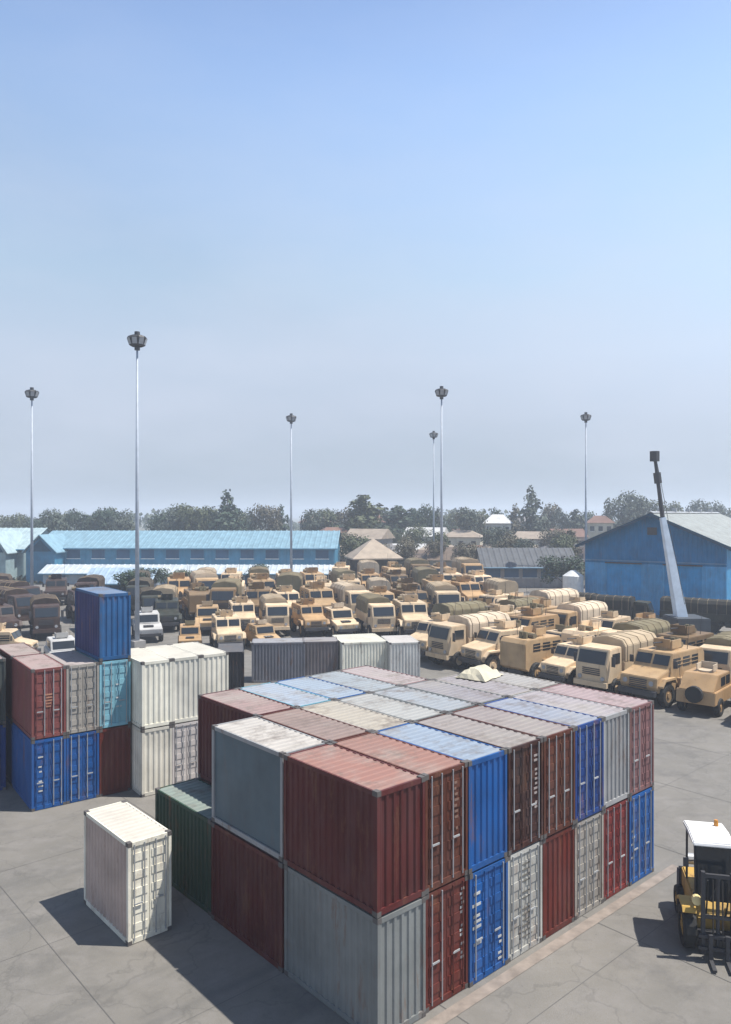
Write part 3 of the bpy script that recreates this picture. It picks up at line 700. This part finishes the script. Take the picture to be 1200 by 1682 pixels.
def long_shed(name, label, x0, x1, yy, eave, ridge, dep, roofc, wallc, windows, gables=(), upto=None, slope=0, cat='warehouse'):
    t = thing(name, label, cat, ((x0+x1)/2, yy, 0), slope)
    hl = (x1-x0)/2; wm = paint(wallc, .2, .1); rm = paint(roofc, .2, .12, .45)
    m = MB(); ribbed(m, (-hl, 0), (hl, 0), 0, lambda t: eave, 1.2, .06, (0, -1)); link('wall', m.mesh('wall'), wm, t)
    for s in (-1, 1):
        m = MB(); m.add([(s*hl, 0, 0), (s*hl, dep, 0), (s*hl, dep, eave), (s*hl, dep/2, ridge), (s*hl, 0, eave)], [(0,1,2,3,4)]); link('end_wall', m.mesh('end_wall'), wm, t)
    for y0, sy in ((-.9, 1), (dep+.9, -1)):
        m = MB(); ze = eave-(ridge-eave)/(dep/2)*.9
        ribroof(m, (-hl-.5, y0, ze+.1), (hl+.5, y0, ze+.1), (hl+.5, dep/2, ridge+.1), (-hl-.5, dep/2, ridge+.1), .9, .06); link('roof_sheet', m.mesh('roof_sheet'), rm, t)
    m = MB(); m.tube((-hl-.5, -.95, ze+.05), (hl+.5, -.95, ze+.05), .12, n=6); link('gutter', m.mesh('gutter'), paint((.10, .22, .32), .1, .1), t)
    n = windows
    for i in range(n):
        x = -hl+(i+.5)*2*hl/n
        w = link('window', MB().box(x-1.05, x+1.05, -.10, -.065, eave-1.9, eave-.5).mesh('window'), paint((.03, .09, .17), .1, .05, .3), t)
        link('frame', MB().box(x-1.15, x+1.15, -.14, -.08, eave-2.0, eave-1.9).mesh('frame'), whitem, w)
    for (gx, gw) in gables:
        ge = eave-.5
        m = MB(); m.prism([(gx-gw, 0), (gx+gw, 0), (gx+gw, ge), (gx, ridge-.6), (gx-gw, ge)], -4.0, .0); link('porch', m.mesh('porch'), wm, t)
        m = MB(); m.prism([(gx-gw*.8, ge-.1), (gx+gw*.8, ge-.1), (gx, ridge-1.1)], -4.1, -4.03); link('porch_gable', m.mesh('porch_gable'), paint((.012, .07, .12), .1, .05), t)
        for s in (-1, 1):
            m = MB(); m.prism([(gx, ridge-.45), (gx+s*(gw+.5), ge-.35), (gx+s*(gw+.5), ge-.2), (gx, ridge-.30)], -4.5, dep*.3); link('porch_roof', m.mesh('porch_roof'), rm, t)
    return t
long_shed('warehouse', 'long blue warehouse with a pale blue roof behind the left vehicles', -54, -5, 124, 5.5, 7.9, 14, (.20, .33, .40), (.05, .22, .36), 12, gables=((-22.5+.4, 2.3),), slope=R_(-1.5))
long_shed('warehouse', 'pale-roofed warehouse at the far left edge', -86, -57.5, 128, 5.2, 8.3, 16, (.36, .46, .48), (.28, .38, .40), 6, gables=((11.2, 1.9),), slope=R_(-1))
long_shed('storage_shed', 'low white shed row below the long blue warehouse', -50, -5, 117, 1.9, 2.8, 5, (.50, .55, .58), (.38, .46, .52), 9, slope=R_(-1.5), cat='shed')
long_shed('storage_shed', 'small pale blue roofed shed behind the blue third-tier container', -36, -28, 98, 2.2, 3.6, 6, (.38, .50, .62), (.25, .30, .36), 3, cat='shed')
long_shed('office_building', 'long low grey building with dark roof left of the blue warehouse', 17.5, 31, 112, 3.4, 5.6, 8, (.10, .105, .11), (.33, .31, .30), 5, cat='building')

# pavilion with a tan roof
t = thing('pavilion', 'tan pyramid-roofed pavilion with dark open sides above the vehicles', 'pavilion', (1.2, 121, 0), .2)
m = MB(); m.add([(-4,-4,4.0),(4,-4,4.0),(4,4,4.0),(-4,4,4.0),(0,0,7.0),(-4,-4,3.8),(4,-4,3.8),(4,4,3.8),(-4,4,3.8)], [(0,1,4),(1,2,4),(2,3,4),(3,0,4),(5,6,1,0),(6,7,2,1),(7,8,3,2),(8,5,0,3),(5,8,7,6)])
link('roof', m.mesh('roof'), paint((.36, .29, .22), .3, .1), t)
for x in (-3.4, 3.4):
    for y in (-3.4, 3.4): link('post', MB().box(x-.15, x+.15, y-.15, y+.15, 0, 3.8).mesh('post'), darkm, t)
link('back_wall', MB().box(-3.2, 3.2, 3.0, 3.2, 0, 3.8).mesh('back_wall'), flat('brown_boards', (.07, .055, .04), .8), t)
# white water tank beside the warehouse
t = thing('water_tank', 'white cylindrical water tank left of the blue warehouse', 'tank', (23.4, 85.5, 0))
m = MB(); m.tube((0, 0, .8), (0, 0, 3.9), 1.15, n=20); m.tube((0, 0, 3.9), (0, 0, 4.5), 1.15, .3, n=20); link('tank_body', m.mesh('tank_body'), whitem, t)
for a in range(4): link('leg', MB().tube((.8*math.cos(a*1.57), .8*math.sin(a*1.57), 0), (.8*math.cos(a*1.57), .8*math.sin(a*1.57), .8), .08, n=6).mesh('leg'), steel, t)

# houses of the town
def house(label, x, y, w, d, h, rh, rz, wall, roof, hip=True, nwin=3, storeys=1):
    t = thing('house', label, 'house', (x, y, 0), rz, 'houses of the town beyond the yard')
    link('wall', MB().box(-w/2, w/2, -d/2, d/2, 0, h).mesh('wall'), paint(wall, .25, .1), t)
    e = .5; k = w*.28 if hip else 0
    m = MB(); m.add([(-w/2-e,-d/2-e,h+.02),(w/2+e,-d/2-e,h+.02),(w/2+e,d/2+e,h+.02),(-w/2-e,d/2+e,h+.02),(-w/2-e*(not hip)+k,0,h+rh),(w/2+e*(not hip)-k,0,h+rh)],
                    [(0,1,5,4),(1,2,5),(2,3,4,5),(3,0,4),(0,3,2,1)])
    link('roof', m.mesh('roof'), paint(roof, .3, .2), t)
    for s in range(storeys):
        for i in range(nwin):
            xx = -w/2+(i+.5)*w/nwin; zz = .9+s*2.9
            wn_ = link('window', MB().box(xx-.5, xx+.5, -d/2-.05, -d/2+.02, zz, zz+1.2).mesh('window'), glass, t)
            link('sill', MB().box(xx-.6, xx+.6, -d/2-.14, -d/2-.05, zz-.1, zz).mesh('sill'), whitem, wn_)
HW = {'white': (.62, .61, .58), 'tan': (.40, .32, .24), 'grey': (.33, .32, .31), 'pink': (.42, .30, .27), 'cream': (.55, .50, .40)}
HR = {'grey roof': (.20, .19, .19), 'rusty roof': (.20, .11, .08), 'white roof': (.58, .58, .57), 'brown roof': (.15, .11, .08), 'tan roof': (.33, .27, .21)}
hs = [(548, 168, 'pink', 'rusty roof', 2), (578, 150, 'tan', 'tan roof', 1), (606, 158, 'grey', 'tan roof', 2), (632, 146, 'tan', 'grey roof', 1), (655, 163, 'white', 'white roof', 1),
      (684, 138, 'tan', 'brown roof', 1), (700, 176, 'white', 'white roof', 2), (722, 150, 'pink', 'tan roof', 1), (748, 134, 'grey', 'brown roof', 1), (760, 170, 'cream', 'tan roof', 2),
      (785, 150, 'tan', 'rusty roof', 1), (817, 182, 'white', 'white roof', 3), (838, 146, 'grey', 'tan roof', 1), (880, 158, 'white', 'tan roof', 2), (907, 150, 'cream', 'grey roof', 1),
      (930, 172, 'pink', 'rusty roof', 2), (742, 196, 'pink', 'rusty roof', 2), (560, 200, 'cream', 'grey roof', 2), (985, 190, 'cream', 'rusty roof', 3), (520, 190, 'grey', 'rusty roof', 3),
      (640, 208, 'tan', 'rusty roof', 3), (860, 205, 'grey', 'grey roof', 3)]
hs.sort()
for i, (px, d, wc, rc, st) in enumerate(hs):
    w = rnd.uniform(7, 11)*(.8 if st > 1 else 1)
    house(f"{wc} house with {rc}, {st} storey{'s' if st > 1 else ''}, number {'' }{ordw[i] if i < 16 else ['seventeenth','eighteenth','nineteenth','twentieth','last but one','last'][i-16]} from the left".replace('number ', ''),
          (px-600)/FPX*d, d, w, 7, 2.9*st, rnd.uniform(1.3, 2.2), rnd.uniform(-.5, .5), HW[wc], HR[rc], rnd.random() < .6, 3, st)

# ------------------------------------------------------------------ light masts
def mast(label, px, py, h, lean=None):
    d = (h-CAMH)*FPX/(HOR-py); x = (px-600)/FPX*d
    t = thing('light_mast', label, 'light mast', (x, d, 0), rnd.uniform(0, 1), 'tall floodlight masts')
    if 'mastp' not in MESH:
        m = MB(); m.tube((0, 0, .5), (0, 0, h-1.2), .20, .08, n=12); MESH['mastp'] = smooth(m.mesh('pole'))
        m = MB(); m.box(-.5, .5, -.5, .5, 0, .5); MESH['mastb'] = m.mesh('base')
        m = MB(); m.tube((0, 0, h-1.25), (0, 0, h+.25), .22, n=10)
        for k in range(16):
            a, b = 2*math.pi*k/16, 2*math.pi*(k+1)/16
            for z, r in ((h-.9, .45), (h-.1, .45)): m.tube((r*math.cos(a), r*math.sin(a), z), (r*math.cos(b), r*math.sin(b), z), .05, n=4)
        for k in range(8):
            a = 2*math.pi*k/8; m.tube((0, 0, h-.9), (.45*math.cos(a), .45*math.sin(a), h-.9), .04, n=4); m.tube((0, 0, h-.1), (.45*math.cos(a), .45*math.sin(a), h-.1), .04, n=4)
        MESH['mastr'] = m.mesh('head_ring')
        m = MB(); m.prism([(.36, -.72), (.60, -.62), (.78, -.05), (.66, .12), (.40, .0)], -.25, .25); MESH['mastl'] = m.mesh('floodlight', .02)
        m = MB(); m.add([(.62, -.2, -.58), (.62, .2, -.58), (.79, .2, -.08), (.79, -.2, -.08)], [(0, 1, 2, 3)]); MESH['mastg'] = m.mesh('lamp_glass')
    link('pole', MESH['mastp'], flat('mast_paint', (.40, .45, .52), .5), t); link('base', MESH['mastb'], flat('plinth', (.3, .29, .28), .9), t)
    link('head_ring', MESH['mastr'], darkm, t)
    for k in range(8):
        f = link('floodlight', MESH['mastl'], darkm, t, (0, 0, h-.25), k*math.pi/4); link('lamp_glass', MESH['mastg'], lampm, f)
    return t
mast('nearest tall light mast, rising beside the left and white stacks', 225, 550, 25.5)
mast('light mast near the left edge above the blue roofs', 52, 640, 25.5)
mast('light mast above the right end of the long blue warehouse', 478, 682, 25.5)
mast('taller of the two close light masts in the middle distance', 725, 638, 25.5)
mast('smaller farther one of the two close light masts in the middle', 712, 710, 25.5)
mast('light mast standing left of the big blue warehouse', 962, 680, 25.5)
# leaning pale boom in front of the blue warehouse
bp = Vector((1118-600, 0, 0)); db = 64.0
def P3(px, py, d): return Vector(((px-600)/FPX*d, d, CAMH-(py-HOR)*FPX**-1*d))
a = P3(1120, 1025, db); b = P3(1088, 850, db+.5); c = P3(1075, 748, db+.8)
base = Vector((a.x+.35, a.y, 0))
t = thing('crane', 'pale leaning crane boom in front of the blue warehouse gable', 'crane', base)
rel = lambda v: v-base
m = MB(); m.tube(rel(a), rel(b), .66, .30, n=4); link('boom', m.mesh('boom', .03), paint((.70, .80, .90), .05, .03), t)
m = MB(); m.tube(rel(b), rel(c), .20, .14, n=8); m.tube(rel(c)-Vector((0, 0, .5)), rel(c)+Vector((0, 0, .35)), .42, .42, n=8); m.tube(rel(b.lerp(c, .55)), rel(b.lerp(c, .72)), .33, .33, n=8)
link('boom_tip', m.mesh('boom_tip'), darkm, t)
m = MB(); m.tube(rel(c)-Vector((0, .3, .2)), rel(a.lerp(b, .2))-Vector((0, 1.3, 0)), .025, n=4); link('cable', m.mesh('cable'), darkm, t)
m = MB(); m.box(-1.4, 1.4, -1.6, 1.6, .6, 2.2); link('crane_body', m.mesh('crane_body', .08), paint((.06, .07, .08), .2, .2), t)
for sx in (-1.2, 1.2):
    for sy in (-1.1, 1.1):
        o = wheel(t, 0, 0, .52, .34, darkm); o.location = (sx, sy, .52); o.rotation_euler = (0, 0, R_(90))

# ------------------------------------------------------------------ trees
def crown_mesh(kind, seed, n=1300):
    r = random.Random(seed); m = MB()
    lobes = []
    if kind == 'round':
        for k in range(11):
            a = r.uniform(0, 6.28); q = r.uniform(0, .62); z = r.uniform(.32, .88)
            lobes.append((q*math.cos(a)*.5, q*math.sin(a)*.5, z, r.uniform(.13, .24)))
    elif kind == 'conifer':
        for k in range(26):
            z = .12+.86*(k/25); w = .30*(1-z)**.8+.015; a = r.uniform(0, 6.28); q = w*r.uniform(.1, .75)
            lobes.append((q*math.cos(a), q*math.sin(a), z, w*.72+.02))
    else:
        for k in range(16):
            z = .18+.78*(k/15); w = .16*math.sin(math.pi*min(1, max(.1, (1.05-z)*1.1)))+.03; a = r.uniform(0, 6.28)
            lobes.append((w*.5*math.cos(a), w*.5*math.sin(a), z, w*.8))
    tot = sum(l[3]**2 for l in lobes)
    for (cx, cy, cz, lr) in lobes:
        for i in range(int(n*lr*lr/tot)):
            v = Vector((r.gauss(0, 1), r.gauss(0, 1), r.gauss(0, 1))).normalized()*lr*r.uniform(.55, 1.08)
            p = Vector((cx, cy, cz))+Vector((v.x, v.y, v.z*(.8 if kind == 'round' else .7)))
            s = r.uniform(.012, .026)
            nrm = (v.normalized()+Vector((r.uniform(-.8, .8), r.uniform(-.8, .8), r.uniform(-.5, .9)))).normalized()
            u = nrm.orthogonal().normalized(); u.rotate(Matrix.Rotation(r.uniform(0, 6), 3, nrm)); w = nrm.cross(u)
            m.add([p-u*s-w*s*.6, p+u*s*1.1-w*s*.5, p+u*s*.9+w*s*.7, p-u*s*.8+w*s*.8], [(0,1,2,3)])
    me = bpy.data.meshes.new('crown'); me.from_pydata(m.v, [], m.f); return me
def trunk_mesh(kind, seed):
    r = random.Random(seed); m = MB()
    m.tube((0, 0, 0), (.01, 0, .45), .022, .014, n=7); m.tube((.01, 0, .45), (0, .01, .9), .014, .004, n=6)
    if kind == 'round':
        for k in range(6):
            a = k*1.05+r.uniform(-.3, .3); m.tube((.005, 0, .25+.05*k), (.22*math.cos(a), .22*math.sin(a), .48+.05*k), .009, .003, n=5)
    return m.mesh('trunk')
CR = {k: [crown_mesh(k, 10*i+j, 1900 if k == 'round' else 2200) for j in range(5)] for i, k in enumerate(('round', 'conifer', 'column'))}
TR = {k: trunk_mesh(k, 3) for k in CR}
FOL = {'dark green': (.028, .050, .028), 'olive green': (.060, .072, .030), 'grey green': (.055, .070, .050), 'brownish': (.085, .075, .045)}
KT = {'round': 'spreading tree', 'conifer': 'pointed conifer', 'column': 'slim upright tree'}
trees = []
def T(px, top, d, kind, colour, wide=1.0): trees.append((px, top, d, kind, colour, wide))
T(372, 806, 168, 'conifer', 'dark green', 1.25); T(600, 816, 170, 'column', 'olive green', 1.7); T(575, 832, 190, 'round', 'brownish')
T(652, 832, 186, 'column', 'dark green', 1.7); T(695, 828, 180, 'round', 'dark green', .8); T(678, 836, 200, 'column', 'dark green', 1.4)
T(770, 830, 172, 'round', 'grey green', .9); T(873, 800, 178, 'conifer', 'grey green', 1.0); T(820, 832, 195, 'round', 'dark green', .7); T(845, 828, 190, 'conifer', 'brownish')
T(925, 834, 200, 'round', 'grey green', .8); T(1030, 806, 190, 'round', 'grey green', 1.0); T(1000, 820, 200, 'conifer', 'grey green'); T(900, 826, 210, 'round', 'brownish')
T(1060, 815, 220, 'round', 'olive green', .9); T(1146, 812, 230, 'round', 'grey green'); T(1180, 824, 240, 'round', 'grey green'); T(1110, 822, 235, 'round', 'olive green')
T(436, 826, 178, 'round', 'brownish', .8); T(460, 830, 185, 'conifer', 'dark green'); T(510, 828, 180, 'round', 'grey green', .9); T(530, 834, 200, 'round', 'olive green', .8)
T(340, 832, 175, 'round', 'olive green'); T(313, 826, 170, 'round', 'olive green', 1.0); T(288, 830, 172, 'round', 'grey green', 1.0); T(262, 838, 180, 'round', 'dark green'); T(405, 836, 190, 'round', 'grey green')
T(205, 838, 180, 'round', 'grey green'); T(178, 840, 190, 'round', 'dark green', .9); T(160, 836, 185, 'round', 'grey green', .8); T(133, 834, 180, 'round', 'dark green', 1.0); T(105, 840, 190, 'round', 'olive green'); T(80, 842, 200, 'round', 'grey green'); T(50, 844, 210, 'round', 'grey green'); T(20, 842, 200, 'round', 'olive green')
T(745, 838, 215, 'round', 'olive green'); T(795, 838, 215, 'round', 'olive green'); T(630, 836, 210, 'round', 'grey green'); T(718, 834, 205, 'conifer', 'grey green'); T(960, 832, 215, 'round', 'dark green'); T(945, 838, 190, 'column', 'grey green'); T(550, 838, 215, 'round', 'grey green')
T(590, 872, 135, 'round', 'olive green', 1.3); T(668, 880, 130, 'round', 'brownish', 1.2); T(770, 884, 126, 'round', 'brownish', 1.2); T(865, 878, 130, 'round', 'grey green', 1.2); T(815, 862, 148, 'round', 'grey green'); T(910, 866, 150, 'round', 'brownish'); T(725, 866, 142, 'round', 'olive green'); T(925, 905, 104, 'round', 'dark green', 1.3)
T(212, 935, 92, 'round', 'dark green', 1.5); T(243, 930, 100, 'round', 'dark green', 1.4); T(420, 925, 108, 'round', 'dark green', 1.4); T(295, 935, 104, 'round', 'olive green', 1.5)
tr_ = random.Random(5)
for i in range(26):
    px = tr_.uniform(540, 960); d = tr_.uniform(128, 215)
    T(px, tr_.uniform(838, 868) if d > 160 else tr_.uniform(862, 888), d, tr_.choice(['round', 'round', 'column']), tr_.choice(['dark green', 'brownish', 'olive green']), 1.1)
for i in range(14):
    T(tr_.uniform(0, 540), tr_.uniform(828, 846), tr_.uniform(165, 200), 'round', tr_.choice(['dark green', 'grey green', 'olive green']), 1.1)
trees.sort()
def where(px, d):
    return 'among the vehicles' if d < 112 else 'behind the long blue warehouse' if px < 560 else 'between the town houses' if px < 960 else 'behind the gabled blue warehouse'
ORD = ordw+['seventeenth', 'eighteenth', 'nineteenth', 'twentieth', 'twenty-first', 'twenty-second', 'twenty-third', 'twenty-fourth']
cnt = {}
for (px, top, d, k, colr, wd) in trees:
    q = (k, colr, where(px, d)); cnt[q] = cnt.get(q, 0)+1
seen = {}
for i, (px, top, d, k, colr, wd) in enumerate(trees):
    h = CAMH+(HOR-top)*d/FPX; x = (px-600)/FPX*d
    near = where(px, d); key = (k, colr, near); seen[key] = seen.get(key, 0)+1
    pos = f"{ORD[seen[key]-1]} from left" if cnt[key] > 1 else 'the only such one'
    t = thing('conifer_tree' if k == 'conifer' else 'tree', f"{colr} {KT[k]} {near}, {pos}", 'tree', (x, d, 0), rnd.uniform(0, 6.28), 'trees beyond the yard')
    s = h/(.98 if k != 'round' else 1.0); t.scale = (s*wd*.95 if k != 'round' else s*wd*.8, s*wd*.95 if k != 'round' else s*wd*.8, s)
    if k == 'round' and h < 6: t.scale = (s*wd, s*wd, s)
    link('crown', CR[k][i % 5], foliage(FOL[colr]), t); link('trunk', TR[k], barkm, t)
    t.location.z = 0
# far wood as one mass
r = random.Random(99); m = MB()
for i in range(13000):
    x = r.uniform(-330, 330); y = r.uniform(300, 480)
    top = 6.8+3.2*math.sin(x*.045)+2.4*math.sin(x*.13+1.3)+1.5*math.sin(x*.31+y*.05)
    z = top*(1-r.random()**2.0)+.3; s = r.uniform(.5, 1.1)
    nrm = Vector((r.uniform(-1, 1), r.uniform(-1.2, .2), r.uniform(-.2, 1))).normalized(); u = nrm.orthogonal().normalized(); w = nrm.cross(u); p = Vector((x, y, z))
    m.add([p-u*s-w*s*.6, p+u*s-w*s*.5, p+u*s*.9+w*s*.7, p-u*s*.8+w*s*.8], [(0,1,2,3)])
o = struct('far_wood', m, foliage((.045, .06, .04)), 'stuff')
# weeds and bushes in the strip behind the yard
m = MB()
for i in range(9000):
    x = r.uniform(-70, 60); y = r.uniform(118, 165); s = r.uniform(.12, .35); z = r.uniform(.05, .9)*(0.5+.5*math.sin(x*.7)*math.sin(y*.5))
    p = Vector((x, y, max(.05, z))); nrm = Vector((r.uniform(-1, 1), r.uniform(-1, 1), r.uniform(.1, 1))).normalized(); u = nrm.orthogonal().normalized(); w = nrm.cross(u)
    m.add([p-u*s-w*s*.6, p+u*s-w*s*.5, p+u*s*.9+w*s*.7, p-u*s*.8+w*s*.8], [(0,1,2,3)])
struct('scrub', m, foliage((.07, .07, .04)), 'stuff')

# ------------------------------------------------------------------ haze
hz = MB(); hz.box(-1700, 1700, -80, 2600, -1.5, 34)
hm = bpy.data.materials.new('haze'); hm.use_nodes = True; hn = hm.node_tree.nodes; hn.clear()
ho = hn.new('ShaderNodeOutputMaterial'); hv = hn.new('ShaderNodeVolumePrincipled')
hv.inputs['Density'].default_value = .00105; hv.inputs['Color'].default_value = (.80, .88, 1, 1); hv.inputs['Anisotropy'].default_value = .2
hm.node_tree.links.new(hv.outputs[0], ho.inputs['Volume'])
o = link('haze', hz.mesh('haze'), None); o.data.materials.append(hm); o['kind'] = 'stuff'
